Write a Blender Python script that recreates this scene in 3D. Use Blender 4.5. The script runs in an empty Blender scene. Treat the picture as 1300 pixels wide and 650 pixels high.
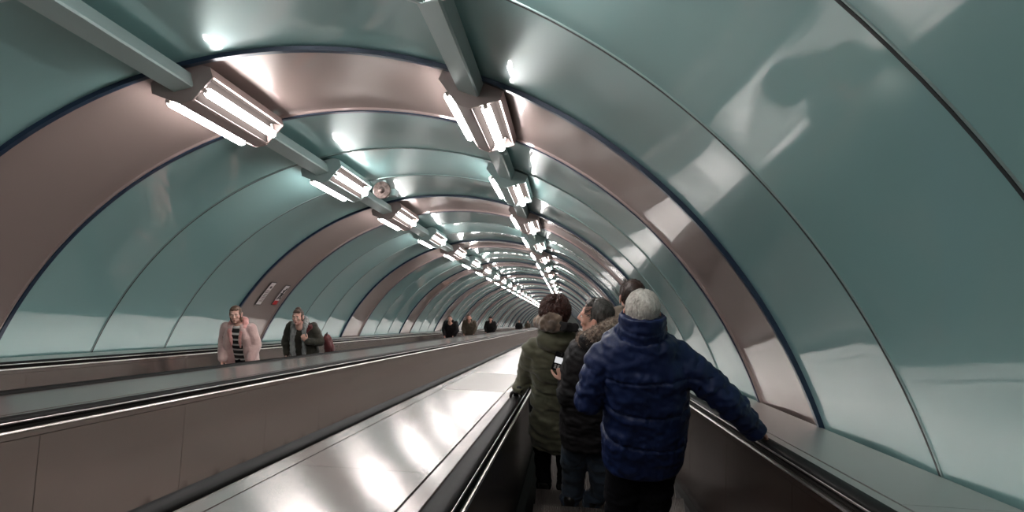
import bpy, math, random
from mathutils import Vector, Matrix, noise
random.seed(7)
scene = bpy.context.scene
COL = scene.collection
PI = math.pi
A30 = math.radians(30)
C30, S30 = math.cos(A30), math.sin(A30)
# ------------------------------------------------------------------ frames
# tunnel frame: x across, s along the sloping axis, h square to the slope; the eye of the photographer is its origin
def W(x, s, h):
    return Vector((x, s*C30 + h*S30, -s*S30 + h*C30))
SLOPE = (-A30, 0, 0)
F_PX, VX, VY, RHO = 940.0, 722.0, 410.5, math.radians(2.8)
_a = Vector(((VX-650)/F_PX, (VY-325)/F_PX, 1)).normalized()
_u = Vector((1, 0, 0)); _u = (_u - _u.dot(_a)*_a).normalized(); _v = _a.cross(_u)
AX_L = math.cos(RHO)*_u + math.sin(RHO)*_v
AX_D = -math.sin(RHO)*_u + math.cos(RHO)*_v
AX_S = _a
def ray(px, py):
    r = Vector(((px-650)/F_PX, (py-325)/F_PX, 1))
    return r.dot(AX_L), r.dot(AX_S), -r.dot(AX_D)
def at(px, py, s):
    x, y, z = ray(px, py)
    return (x*s/y, s, z*s/y)
# ------------------------------------------------------------------ materials
MATS = {}
def mat(name, col, rough=.5, metal=0., spec=.5, coat=0., coat_rough=.05, emit=None, strength=0., sheen=0.):
    m = bpy.data.materials.new(name); m.use_nodes = True
    b = m.node_tree.nodes['Principled BSDF']
    b.inputs['Base Color'].default_value = (*col, 1)
    b.inputs['Roughness'].default_value = rough
    b.inputs['Metallic'].default_value = metal
    b.inputs['Specular IOR Level'].default_value = spec
    b.inputs['Coat Weight'].default_value = coat
    b.inputs['Coat Roughness'].default_value = coat_rough
    if sheen:
        b.inputs['Sheen Weight'].default_value = sheen
    if emit:
        b.inputs['Emission Color'].default_value = (*emit, 1)
        b.inputs['Emission Strength'].default_value = strength
    MATS[name] = m
    return m
def nodes(m):
    return m.node_tree.nodes, m.node_tree.links, m.node_tree.nodes['Principled BSDF']
def add_bump(m, scale=(20, 20, 20), strength=.2, dist=.01, detail=3, coat=False, second=None):
    n, l, b = nodes(m)
    tc = n.new('ShaderNodeTexCoord')
    def layer(sc, st, di, de, prev=None):
        mp = n.new('ShaderNodeMapping'); mp.inputs['Scale'].default_value = sc
        nz = n.new('ShaderNodeTexNoise'); nz.inputs['Scale'].default_value = 1; nz.inputs['Detail'].default_value = de
        bp = n.new('ShaderNodeBump'); bp.inputs['Strength'].default_value = st; bp.inputs['Distance'].default_value = di
        l.new(tc.outputs['Object'], mp.inputs['Vector']); l.new(mp.outputs['Vector'], nz.inputs['Vector'])
        l.new(nz.outputs['Fac'], bp.inputs['Height'])
        if prev: l.new(prev.outputs['Normal'], bp.inputs['Normal'])
        return bp
    bp = layer(scale, strength, dist, detail)
    if second: bp = layer(*second, prev=bp)
    l.new(bp.outputs['Normal'], b.inputs['Normal'])
    if coat: l.new(bp.outputs['Normal'], b.inputs['Coat Normal'])
    return m
def add_variation(m, c0, c1, scale=(3, 3, 3), detail=4, lo=.35, hi=.65):
    n, l, b = nodes(m)
    tc = n.new('ShaderNodeTexCoord'); mp = n.new('ShaderNodeMapping'); mp.inputs['Scale'].default_value = scale
    nz = n.new('ShaderNodeTexNoise'); nz.inputs['Scale'].default_value = 1; nz.inputs['Detail'].default_value = detail
    cr = n.new('ShaderNodeValToRGB')
    cr.color_ramp.elements[0].position = lo; cr.color_ramp.elements[0].color = (*c0, 1)
    cr.color_ramp.elements[1].position = hi; cr.color_ramp.elements[1].color = (*c1, 1)
    l.new(tc.outputs['Object'], mp.inputs['Vector']); l.new(mp.outputs['Vector'], nz.inputs['Vector'])
    l.new(nz.outputs['Fac'], cr.inputs['Fac']); l.new(cr.outputs['Color'], b.inputs['Base Color'])
    return m
def brushed(m, aniso=.75, rot=0.):
    n, l, b = nodes(m)
    b.inputs['Anisotropic'].default_value = aniso
    b.inputs['Anisotropic Rotation'].default_value = rot
    t = n.new('ShaderNodeTangent'); t.direction_type = 'UV_MAP'; t.uv_map = 'UVMap'
    l.new(t.outputs['Tangent'], b.inputs['Tangent'])
    return m

teal = mat('teal_enamel', (.28, .485, .48), .36, .22, .5, 1., .05)
teal.node_tree.nodes['Principled BSDF'].inputs['Coat IOR'].default_value = 1.9
add_bump(teal, (1.1, 1.3, 1.1), .25, .012, 2, True)
copper = mat('copper_enamel', (.32, .245, .23), .34, .25, .5, 1., .045)
copper.node_tree.nodes['Principled BSDF'].inputs['Coat IOR'].default_value = 1.9
add_bump(copper, (1.1, 1.6, 1.1), .25, .012, 2, True)
trimblue = mat('blue_black_trim', (.018, .036, .07), .3, .2, .5)
add_bump(trimblue, (30, 30, 30), .1, .002)
seamdark = mat('dark_seam', (.015, .02, .022), .5)
beadteal = mat('pale_bead', (.33, .45, .44), .3, .5)
steel = mat('brushed_steel', (.335, .307, .296), .175, 1.)
add_bump(steel, (2.2, .9, 2.2), .17, .012, 1, False, ((900, 4, 900), .06, .001, 2)); brushed(steel, 1.0, .25)
_n, _l, _b = nodes(steel)      # hairline polish over a duller scuffed metal
_d = _n.new('ShaderNodeBsdfGlossy'); _d.inputs['Color'].default_value = (.48, .43, .41, 1); _d.inputs['Roughness'].default_value = .55
_ms = _n.new('ShaderNodeMixShader'); _ms.inputs[0].default_value = .24
_l.new(_b.outputs[0], _ms.inputs[1]); _l.new(_d.outputs[0], _ms.inputs[2]); _l.new(_ms.outputs[0], _n['Material Output'].inputs[0])
steelplain = mat('satin_steel', (.40, .37, .355), .4, 1.)
add_bump(steelplain, (2, 1, 2), .2, .004, 2, False, ((500, 3, 500), .08, .001, 2))
ledge = mat('satin_ledge_steel', (.56, .52, .50), .36, .9)
add_bump(ledge, (2, 1, 2), .15, .004, 2, False, ((500, 3, 500), .06, .001, 2))
panelsteel = mat('bronze_steel_panel', (.60, .53, .495), .21, .9)
add_bump(panelsteel, (.9, 1.1, .6), .25, .01, 1, False, ((5, 600, 5), .05, .001, 2)); brushed(panelsteel, .85, .25)
shadepanel = mat('dark_bronze_panel', (.030, .019, .015), .25, .3, .35)  # bronze panel with shade and dark reflections put into its colour
add_bump(shadepanel, (.9, 1.1, .6), .2, .008, 1, False, ((5, 600, 5), .05, .001, 2))
rubber = mat('black_rubber', (.010, .009, .009), .5, 0, .035)
add_bump(rubber, (60, 2, 60), .05, .001)
guide = mat('black_guide', (.014, .012, .011), .6, .0, .05)
add_bump(guide, (60, 3, 60), .08, .001)
chrome = mat('bright_trim', (.60, .55, .53), .3, 1.)
add_bump(chrome, (80, 2, 80), .05, .001)
house_t = mat('teal_lamp_housing', (.42, .53, .525), .4, .4)
add_bump(house_t, (8, 8, 8), .08, .003)
house_c = mat('copper_lamp_housing', (.43, .34, .325), .38, .5)
add_bump(house_c, (8, 8, 8), .08, .003)
reflect = mat('dull_reflector', (.02, .017, .016), .9, 0., .0)  # near-black colour holds down the tube light it would bounce back
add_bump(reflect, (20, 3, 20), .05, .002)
holder = mat('lamp_holder_plastic', (.55, .5, .48), .5)
add_bump(holder, (40, 40, 40), .1, .001)
tube_m = mat('lit_tube', (.9, .9, .9), .4, 0, .5, 0, .05, (1., .955, .93), 26.)
treadm = mat('grooved_step_metal', (.20, .17, .16), .42, .7)
_n, _l, _b = nodes(treadm)
_tc = _n.new('ShaderNodeTexCoord'); _wv = _n.new('ShaderNodeTexWave'); _wv.wave_type = 'BANDS'; _wv.bands_direction = 'X'
_wv.inputs['Scale'].default_value = 30; _bp = _n.new('ShaderNodeBump'); _bp.inputs['Strength'].default_value = .9; _bp.inputs['Distance'].default_value = .006
_l.new(_tc.outputs['Object'], _wv.inputs['Vector']); _l.new(_wv.outputs['Fac'], _bp.inputs['Height']); _l.new(_bp.outputs['Normal'], _b.inputs['Normal'])
plaster = mat('pale_end_wall', (.5, .5, .48), .7); add_bump(plaster, (4, 4, 4), .2, .01)

def cloth(name, col, col2=None, rough=.75, sheen=.15, bump=.25, fine=350, spec=.3):
    m = mat(name, col, rough, 0, spec, sheen=sheen)
    if col2: add_variation(m, col, col2, (7, 7, 7), 5)
    add_bump(m, (fine, fine, fine), bump, .002, 2, False, ((26, 26, 18), .35, .012, 3))
    return m
navy = cloth('navy_nylon', (.0055, .012, .050), (.008, .017, .066), .5, .0, .06, 500, .35)
olive = cloth('olive_cotton', (.062, .060, .036), (.084, .080, .049))
blackc = cloth('black_nylon', (.010, .009, .010), (.015, .013, .014), .6, .0, .25, 350, .2)
brownc = cloth('brown_jacket_cloth', (.075, .055, .038), (.10, .075, .05))
denim = cloth('blue_denim', (.022, .034, .055), (.045, .062, .09), .85, .1, .35, 600)
darktr = cloth('black_trouser_cloth', (.005, .005, .007), (.008, .008, .010), .9, 0., .2, 350, .1)
pinkc = cloth('pink_fleece', (.52, .33, .31), (.66, .45, .42), .95, .5, .8, 120)
pinkhood = cloth('pink_hood_cloth', (.60, .27, .25), (.70, .36, .33), .9, .3)
camo = cloth('mottled_brown_hood', (.055, .036, .026), (.27, .19, .14), .9, .3, .4, 120)
greyscarf = cloth('grey_knit', (.16, .17, .17), (.34, .35, .34), .95, .3, .9, 140)
maroon = cloth('maroon_cloth', (.075, .012, .014), (.11, .02, .02))
leather = mat('black_leather', (.012, .011, .010), .4); add_bump(leather, (120, 120, 120), .15, .001)
stripe = mat('black_white_stripe_knit', (.02, .02, .02), .9)
_n, _l, _b = nodes(stripe)
_tc = _n.new('ShaderNodeTexCoord'); _sx = _n.new('ShaderNodeSeparateXYZ'); _mm = _n.new('ShaderNodeMath'); _mm.operation = 'MULTIPLY'; _mm.inputs[1].default_value = 11.5
_fr = _n.new('ShaderNodeMath'); _fr.operation = 'FRACT'; _gt = _n.new('ShaderNodeMath'); _gt.operation = 'GREATER_THAN'; _gt.inputs[1].default_value = .66
_mx = _n.new('ShaderNodeMix'); _mx.data_type = 'RGBA'; _mx.inputs[6].default_value = (.012, .011, .012, 1); _mx.inputs[7].default_value = (.5, .48, .46, 1)
_l.new(_tc.outputs['Object'], _sx.inputs[0]); _l.new(_sx.outputs['Z'], _mm.inputs[0]); _l.new(_mm.outputs[0], _fr.inputs[0]); _l.new(_fr.outputs[0], _gt.inputs[0])
_l.new(_gt.outputs[0], _mx.inputs[0]); _l.new(_mx.outputs[2], _b.inputs['Base Color'])
def skin_mat(name, c):
    m = mat(name, c, .5, 0, .4); add_variation(m, c, tuple(v*k for v, k in zip(c, (1.05, .88, .84))), (18, 18, 18))
    b = m.node_tree.nodes['Principled BSDF']; b.inputs['Subsurface Weight'].default_value = .08; b.inputs['Subsurface Radius'].default_value = (.01, .004, .002)
    return m
skin = skin_mat('fair_skin', (.56, .33, .26))
skinp = skin_mat('pale_skin', (.66, .42, .35))
lipm = mat('lip_skin', (.46, .21, .18), .45); add_variation(lipm, (.46, .21, .18), (.42, .18, .15), (60, 60, 60))
eyew = mat('eye_white', (.7, .68, .66), .2); add_variation(eyew, (.7, .68, .66), (.62, .58, .56), (90, 90, 90))
eyed = mat('eye_iris', (.04, .03, .025), .15); add_variation(eyed, (.04, .03, .025), (.09, .06, .04), (400, 400, 400))
def hair_mat(name, c0, c1, scale=(70, 70, 14)):
    m = mat(name, c0, .45, 0, .5); add_variation(m, c0, c1, scale, 3, .3, .7); add_bump(m, (220, 220, 40), .5, .004, 3); return m
hair_white = hair_mat('white_grey_hair', (.42, .37, .33), (.70, .65, .60))
hair_grey = hair_mat('dark_greying_hair', (.025, .02, .018), (.13, .115, .105))
hair_red = hair_mat('dark_auburn_hair', (.030, .009, .007), (.085, .026, .018))
hair_brown = hair_mat('dark_brown_hair', (.022, .011, .008), (.05, .026, .018))
hair_fair = hair_mat('light_brown_hair', (.075, .04, .026), (.19, .11, .072))
hair_mid = hair_mat('mid_brown_hair', (.045, .024, .017), (.10, .056, .038))
furm = mat('brown_fur', (.12, .085, .065), .8, 0, .2, sheen=.3); add_variation(furm, (.11, .075, .058), (.45, .34, .27), (45, 45, 45), 4)
sticker_w = mat('sticker_white', (.72, .66, .65), .5); add_variation(sticker_w, (.72, .66, .65), (.66, .6, .6), (20, 20, 20))
sticker_k = mat('sticker_black', (.02, .018, .02), .5); add_variation(sticker_k, (.02, .018, .02), (.03, .03, .03), (20, 20, 20))
sticker_g = mat('sticker_grey', (.33, .26, .26), .5); add_variation(sticker_g, (.33, .26, .26), (.28, .22, .22), (20, 20, 20))
sticker_r = mat('sticker_red', (.55, .02, .025), .5); add_variation(sticker_r, (.55, .02, .025), (.46, .015, .02), (20, 20, 20))
glassblk = mat('black_glass', (.008, .008, .009), .12); add_variation(glassblk, (.008, .008, .009), (.012, .012, .013), (20, 20, 20))
screenm = mat('lit_phone_screen', (.2, .2, .2), .2, emit=(.80, .80, .82), strength=.45)
speakm = mat('brown_metal', (.20, .145, .125), .4, .6); add_variation(speakm, (.04, .027, .023), (.15, .11, .10), (26, 26, 26), 5)

# ------------------------------------------------------------------ mesh builder
class MB:
    def __init__(s):
        s.v = []; s.f = []; s.m = []; s.uv = None
    def add(s, vs, fs, mi=0):
        b = len(s.v); s.v.extend(Vector(p) for p in vs); s.f.extend([tuple(b+i for i in f) for f in fs]); s.m.extend([mi]*len(fs)); return s
    def box(s, x0, x1, y0, y1, z0, z1, mi=0):
        return s.add([(x0, y0, z0), (x1, y0, z0), (x1, y1, z0), (x0, y1, z0), (x0, y0, z1), (x1, y0, z1), (x1, y1, z1), (x0, y1, z1)],
                     [(0, 3, 2, 1), (4, 5, 6, 7), (0, 1, 5, 4), (1, 2, 6, 5), (2, 3, 7, 6), (3, 0, 4, 7)], mi)
    def extr(s, prof, y0, y1, mi=0, seg=1):
        n = len(prof); vs = []; fs = []
        for k in range(seg+1):
            y = y0 + (y1-y0)*k/seg
            vs += [(p[0], y, p[1]) for p in prof]
        for k in range(seg):
            for i in range(n):
                j = (i+1) % n; fs.append((k*n+i, k*n+j, (k+1)*n+j, (k+1)*n+i))
        fs.append(tuple(range(n-1, -1, -1))); fs.append(tuple(seg*n+i for i in range(n)))
        return s.add(vs, fs, mi)
    def loft(s, secs, n=20, mi=0, power=2.):
        """secs: (centre, ax, ay, rx, ry)"""
        vs = []; fs = []
        for c, ax, ay, rx, ry in secs:
            c = Vector(c)
            for i in range(n):
                t = 2*PI*i/n; cx, sy = math.cos(t), math.sin(t)
                e = 2/power
                vs.append(c + Vector(ax)*rx*math.copysign(abs(cx)**e, cx) + Vector(ay)*ry*math.copysign(abs(sy)**e, sy))
        for k in range(len(secs)-1):
            for i in range(n):
                j = (i+1) % n; fs.append((k*n+i, k*n+j, (k+1)*n+j, (k+1)*n+i))
        m = (len(secs)-1)*n
        fs.append(tuple(range(n-1, -1, -1))); fs.append(tuple(m+i for i in range(n)))
        return s.add(vs, fs, mi)
    def tube(s, pts, rad, n=14, mi=0, cap=True, flat=1.):
        pts = [Vector(p) for p in pts]
        if not isinstance(rad, (list, tuple)): rad = [rad]*len(pts)
        up = None; secs = []
        for i, p in enumerate(pts):
            d = (pts[min(i+1, len(pts)-1)] - pts[max(i-1, 0)]).normalized()
            if up is None:
                up = Vector((0, 0, 1)) if abs(d.z) < .9 else Vector((1, 0, 0))
            ax = d.cross(up).normalized(); up = ax.cross(d).normalized()
            secs.append((p, ax, up, rad[i], rad[i]*flat))
        if cap:
            d0 = (pts[0]-pts[1]).normalized(); d1 = (pts[-1]-pts[-2]).normalized()
            c0 = secs[0]; c1 = secs[-1]
            secs = [(c0[0]+d0*rad[0]*.8, c0[1], c0[2], rad[0]*.45, rad[0]*.45*flat), (c0[0]+d0*rad[0]*.4, c0[1], c0[2], rad[0]*.87, rad[0]*.87*flat)] + secs + \
                   [(c1[0]+d1*rad[-1]*.4, c1[1], c1[2], rad[-1]*.87, rad[-1]*.87*flat), (c1[0]+d1*rad[-1]*.8, c1[1], c1[2], rad[-1]*.45, rad[-1]*.45*flat)]
        return s.loft(secs, n, mi)
    def ell(s, c, r, M=None, nu=18, nv=12, mi=0):
        c = Vector(c); vs = [] ; fs = []
        def P(x, y, z):
            p = Vector((x*r[0], y*r[1], z*r[2]))
            return c + (M @ p if M is not None else p)
        vs.append(P(0, 0, 1))
        for j in range(1, nv):
            a = PI*j/nv
            for i in range(nu):
                t = 2*PI*i/nu; vs.append(P(math.sin(a)*math.cos(t), math.sin(a)*math.sin(t), math.cos(a)))
        vs.append(P(0, 0, -1)); last = len(vs)-1
        for i in range(nu): fs.append((0, 1+i, 1+(i+1) % nu))
        for j in range(nv-2):
            for i in range(nu):
                a = 1+j*nu+i; b = 1+j*nu+(i+1) % nu; fs.append((a, a+nu, b+nu, b))
        for i in range(nu): fs.append((last, last-nu+(i+1) % nu, last-nu+i))
        return s.add(vs, fs, mi)
    def xf(s, M):
        s.v = [M @ p for p in s.v]; return s
    def mesh(s, name):
        me = bpy.data.meshes.new(name); me.from_pydata([tuple(p) for p in s.v], [], s.f)
        me.polygons.foreach_set('material_index', s.m); me.update(); return me
    def build(s, name, mats, parent=None, smooth=False, uvs=False, loc=None, rot=None, autosmooth=None):
        me = s.mesh(name)
        return finish(me, name, mats, parent, smooth, uvs, loc, rot, autosmooth)
def finish(me, name, mats, parent=None, smooth=False, uvs=False, loc=None, rot=None, autosmooth=None):
    for m in (mats if isinstance(mats, (list, tuple)) else [mats]): me.materials.append(m)
    if smooth or autosmooth: me.polygons.foreach_set('use_smooth', [True]*len(me.polygons))
    if autosmooth:
        me.update()
        try: me.set_sharp_from_angle(angle=math.radians(autosmooth))
        except Exception: pass
    if uvs:
        uv = me.uv_layers.new(name='UVMap'); co = [v.co for v in me.vertices]
        for p in me.polygons:
            nx, ny, nz = (abs(c) for c in p.normal)
            for li in p.loop_indices:
                q = co[me.loops[li].vertex_index]
                uv.data[li].uv = (q.y, q.z if nx > nz else q.x)
    o = bpy.data.objects.new(name, me); COL.objects.link(o)
    if parent is not None: o.parent = parent
    if loc is not None: o.location = loc
    if rot is not None: o.rotation_euler = rot
    return o
def tag(o, label=None, cat=None, group=None, kind=None):
    if label: o['label'] = label
    if cat: o['category'] = cat
    if group: o['group'] = group
    if kind: o['kind'] = kind
    return o
def empty(name, loc, rot=(0, 0, 0)):
    o = bpy.data.objects.new(name, None); o.empty_display_size = .1; COL.objects.link(o); o.location = loc; o.rotation_euler = rot; return o
def copy_tree(o, parent=None):
    c = o.copy(); COL.objects.link(c)
    if parent is not None: c.parent = parent
    for ch in o.children: copy_tree(ch, c)
    return c
def struct(o): o['kind'] = 'structure'; return o
def remeshed(mb, voxel, it=3, fac=.5):
    """one continuous skin over everything in the builder"""
    me = mb.mesh('tmp'); o = bpy.data.objects.new('tmp', me); COL.objects.link(o)
    r = o.modifiers.new('r', 'REMESH'); r.mode = 'VOXEL'; r.voxel_size = voxel; r.use_smooth_shade = True
    if it:
        sm = o.modifiers.new('s', 'SMOOTH'); sm.iterations = it; sm.factor = fac
    dg = bpy.context.evaluated_depsgraph_get()
    out = bpy.data.meshes.new_from_object(o.evaluated_get(dg))
    bpy.data.objects.remove(o); bpy.data.meshes.remove(me)
    out.materials.clear()
    return out
def displace(me, fn):
    ns = [v.normal.copy() for v in me.vertices]
    for v, n in zip(me.vertices, ns):
        d = fn(v.co, n)
        if d: v.co = v.co + n*d
    me.update()

# ------------------------------------------------------------------ tunnel lining
XT, HT, RT = -1.78, -1.80, 3.6          # tunnel axis and radius
D0, SP = 4.81, 1.469                    # depth of the first framed ring, ring spacing
K0, K1 = -7, 66
S_NEAR, S_FAR = D0 + SP*K0, D0 + SP*K1
def ringpt(th, r=RT): return (XT + r*math.sin(th), HT + r*math.cos(th))
TH_B = math.radians(70.6)
def lining(name, t0, t1, nth):
    mb = MB()
    prand = random.Random(3)
    for k in range(K0, K1):
        s0 = D0 + SP*k; cop = (k % 4 == 0); ns = 5
        bulge = prand.uniform(.006, .016); tilt = prand.uniform(-.009, .009)
        vs = []; fs = []
        for j in range(ns+1):
            t = j/ns; r = RT + bulge*math.sin(PI*t) + tilt*(t-.5)
            for i in range(nth+1):
                x, h = ringpt(t0 + (t1-t0)*i/nth, r); vs.append((x, s0+SP*t, h))
        for j in range(ns):
            for i in range(nth):
                a = j*(nth+1)+i; fs.append((a, a+1, a+nth+2, a+nth+1))
        mb.add(vs, fs, 1 if cop else 0)
    return struct(mb.build(name, [teal, copper], smooth=True, rot=SLOPE))
lining('wall_left', -TH_B, -math.radians(36), 24)
lining('ceiling', -math.radians(36), math.radians(36), 44)
lining('wall_right', math.radians(36), TH_B, 24)
def ring(name, s, framed, edge):
    mb = MB(); n = 84
    w = .052 if framed else .018; d = .03 if framed else .008
    prof = [(-w/2, .005), (-w/2*.9, -d), (w/2*.9, -d), (w/2, .005)]
    def sweep(pr, mi):
        vs = []; fs = []; q = len(pr)
        for i in range(n+1):
            th = -TH_B + 2*TH_B*i/n
            for ds, dr in pr:
                x, h = ringpt(th, RT+dr); vs.append((x, ds, h-0))
        for i in range(n):
            for j in range(q-1):
                a = i*q+j; fs.append((a, a+q, a+q+1, a+1))
        mb.add(vs, fs, mi)
    sweep(prof, 0)
    if framed:      # the pale lip of the frame on the copper side
        sg = 1 if edge == 0 else -1
        sweep([(sg*w*.5, .004), (sg*w*.55, -d*.75), (sg*(w*.55+.012), -d*.7), (sg*(w*.55+.016), .004)], 1)
    else:
        sweep([(-.009, .004), (-.010, -.007), (-.016, -.006), (-.020, .006)], 1)
    return struct(mb.build(name, [trimblue if framed else seamdark, copper if framed else beadteal], smooth=False, autosmooth=40, loc=W(0, s, 0), rot=SLOPE))
i = 0
for k in range(K0+1, K1):
    i += 1; ring('trim_%d' % i, D0+SP*k, k % 4 in (0, 1), k % 4)
# ends of the tube
def endwall(name, s):
    mb = MB(); n = 40; vs = [(XT, s, HT)]
    for j in range(n+1):
        x, h = ringpt(-TH_B*1.3 + 2.6*TH_B*j/n, RT+.1); vs.append((x, s, h))
    vs += [(XT+3.4, s, -4.2), (XT-3.4, s, -4.2)]
    mb.add(vs, [(0, j+1, j+2) for j in range(n+2)] + [(0, n+3, 1)])
    struct(mb.build(name, plaster, rot=SLOPE))
endwall('wall_front', S_FAR); endwall('wall_back', S_NEAR)
# concrete invert under the machinery
mb = MB(); mb.box(XT-3.6, XT+3.6, S_NEAR, S_FAR, -2.2, -2.0); struct(mb.build('floor', plaster, rot=SLOPE))

# ------------------------------------------------------------------ escalators and decks
XC = [.345, -1.82, -3.96]
RIN, ROUT = .665, .75
ES0, ES1 = S_NEAR+.5, S_FAR-.5
TREAD0 = -1.52                           # height of the tread below the photographer's eye
STEP_D, STEP_R = .4, .4*math.tan(A30)
def tread_z(Y):
    k = math.floor((Y+.2)/STEP_D); return TREAD0 - STEP_R*k
step_mb = MB()
step_mb.extr([(-.53, -.02), (.53, -.02), (.53, 0), (-.53, 0)], 0, STEP_D, seg=2)
# curved riser falling from the back edge of the tread
_vs = []; _fs = []
for j in range(7):
    t = j/6; yy = .03*math.sin(t*PI/2); zz = STEP_R*t
    _vs += [(-.53, -.005+yy*.6 - .012, zz), (.53, -.005+yy*.6-.012, zz)]
for j in range(6): _fs.append((2*j, 2*j+1, 2*j+3, 2*j+2))
step_mb.add(_vs, _fs)
step_mesh = step_mb.mesh('step'); step_mesh.materials.append(treadm)
yel = mat('yellow_demarcation', (.45, .36, .06), .6); add_bump(yel, (50, 50, 50), .1, .001)
esc_labels = ['escalator carrying the four people seen from behind, dark interior panels',
              'empty middle escalator with plain bronze steel interior panels',
              'far left escalator carrying the people who face the camera']
def escalator(i):
    xc = XC[i]; pm = shadepanel if i == 0 else panelsteel
    e = empty('escalator', W(xc, 0, -1.31), SLOPE)
    tag(e, esc_labels[i], 'escalator', 'parallel escalators in the tunnel')
    dz = 1.31
    for sg in (-1, 1):
        def pr(pts): return [(sg*u, h+dz) for u, h in (pts if sg > 0 else pts[::-1])]
        # rubber handrail with rounded shoulders
        hb = MB(); hb.extr(pr([(RIN+.006, -.588), (RIN, -.578), (RIN, -.565), (RIN+.006, -.556), (RIN+.02, -.551), (.7075, -.549), (ROUT-.02, -.551), (ROUT-.006, -.556), (ROUT, -.565), (ROUT, -.578), (ROUT-.006, -.588)][::-1]), ES0, ES1, seg=40)
        hr = hb.build('handrail', rubber, e, autosmooth=50)
        gb = MB(); gb.extr(pr([(RIN+.004, -.60), (RIN+.002, -.596), (RIN+.012, -.588), (ROUT-.012, -.588), (ROUT, -.60)][::-1]), ES0, ES1, seg=40)
        gb.extr(pr([(RIN-.006, -.597), (RIN-.006, -.602), (RIN+.01, -.602), (RIN+.01, -.597)]), ES0, ES1)
        gb.build('handrail_guide', guide, hr, autosmooth=40)
        eb = MB()  # added bright beads in place of highlights along the rubber's edges
        for u0, h0 in ((RIN-.001, -.570), (ROUT+.001, -.577)):
            eb.extr(pr([(u0+.0048*math.cos(q*PI/3), h0+.0048*math.sin(q*PI/3)) for q in range(6)]), ES0, ES1, seg=20)
        eb.build('guide_bead', chrome, hr, smooth=True)
        tb = MB(); tb.extr(pr([(RIN-.016, -.616), (RIN-.021, -.611), (RIN-.016, -.604), (RIN+.0, -.602), (RIN+.01, -.616)][::-1]), ES0, ES1, seg=40)
        tb.build('edge_trim', chrome, e, autosmooth=40)
        bb = MB(); bb.extr(pr([(RIN-.012, -.645), (RIN-.012, -.616), (RIN+.01, -.616), (RIN+.01, -.645)][::-1]), ES0, ES1)
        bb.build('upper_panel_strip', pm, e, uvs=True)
        pb = MB(); L = 1.345; s = ES0 + .3
        while s < ES1:
            pb.extr(pr([(RIN-.008, -1.33), (RIN-.008, -.649), (RIN+.012, -.649), (RIN+.012, -1.33)][::-1]), s+.0025, min(s+L, ES1)-.0025)
            s += L
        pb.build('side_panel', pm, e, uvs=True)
        kb = MB(); kb.extr(pr([(.545, -1.75), (.545, -1.36), (.60, -1.33), (RIN+.012, -1.33), (RIN+.012, -1.75)][::-1]), ES0, ES1)
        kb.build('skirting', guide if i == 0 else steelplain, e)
    inv = Matrix.Rotation(A30, 4, 'X')
    k_first = -3; sb = MB()
    for k in range(-14, 215):
        y0 = -.2 + STEP_D*k; z = TREAD0 - STEP_R*k
        if k_first <= k < k_first+97:
            o = bpy.data.objects.new('step', step_mesh); COL.objects.link(o); o.parent = e
            o.matrix_parent_inverse = Matrix.Identity(4)
            p = inv @ (Vector((xc, y0, z)) - W(xc, 0, -1.31)); o.location = p; o.rotation_euler = (A30, 0, 0)
        else:
            M = inv @ Matrix.Translation(Vector((xc, y0, z)) - W(xc, 0, -1.31))
            sb.add([M @ p for p in step_mb.v], step_mb.f)
    o = sb.build('step_band', treadm, e); o['kind'] = 'stuff'
    return e
ESC = [escalator(i) for i in range(3)]

def deck(x0, x1, label, lines, seams, pm=steel, top=-.568):
    """steel capping between two escalators: side strips, cover plates, their joints"""
    d = empty('escalator_deck', W((x0+x1)/2, 0, top-.03), SLOPE)
    tag(d, label, 'deck', 'steel decks beside the escalators')
    xm = (x0+x1)/2
    cb = MB(); cb.box(x0-xm, x1-xm, ES0, ES1, -.02, .018); cb.build('deck_bed', guide, d)
    a = x0; strips = []
    for q in lines: strips.append((a, q)); a = q
    strips.append((a, x1))
    wide = max(strips, key=lambda t: t[1]-t[0])
    for st in strips:
        if st == wide: continue
        sb = MB(); sb.box(st[0]-xm+.002, st[1]-xm-.002, ES0, ES1, .012, .03); sb.build('edge_strip', pm, d, uvs=True)
    for j in range(len(seams)-1):
        pb = MB()
        y0, y1 = seams[j]+.002, seams[j+1]-.002
        pb.box(wide[0]-xm+.006, wide[1]-xm-.006, y0, y1, .012, .0315)
        pb.build('cover_plate', steelplain if (x0 > -1.2 and x1 < 0 and abs(y0-5.9) < .1) else pm, d, uvs=True)
    return d
sm = [ES0, 0.2, 2.72, 5.9, 7.9]
while sm[-1] + 3 < 70: sm.append(sm[-1]+3.0)
sm.append(ES1)
deck(XC[1]+ROUT+.008, XC[0]-ROUT-.008, 'shiny steel deck between the near escalator and the empty middle one', [-.985, -.475], sm)
deck(XC[2]+ROUT+.008, XC[1]-ROUT-.008, 'steel deck between the middle escalator and the far left one', [-3.10, -2.66], sm)
deck(XC[0]+ROUT+.008, XT+3.372, 'grey steel ledge along the foot of the right-hand tunnel wall', [1.165], sm, ledge)
deck(XT-3.372, XC[2]-ROUT-.008, 'narrow steel ledge along the foot of the left-hand tunnel wall', [], sm, ledge)

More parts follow.
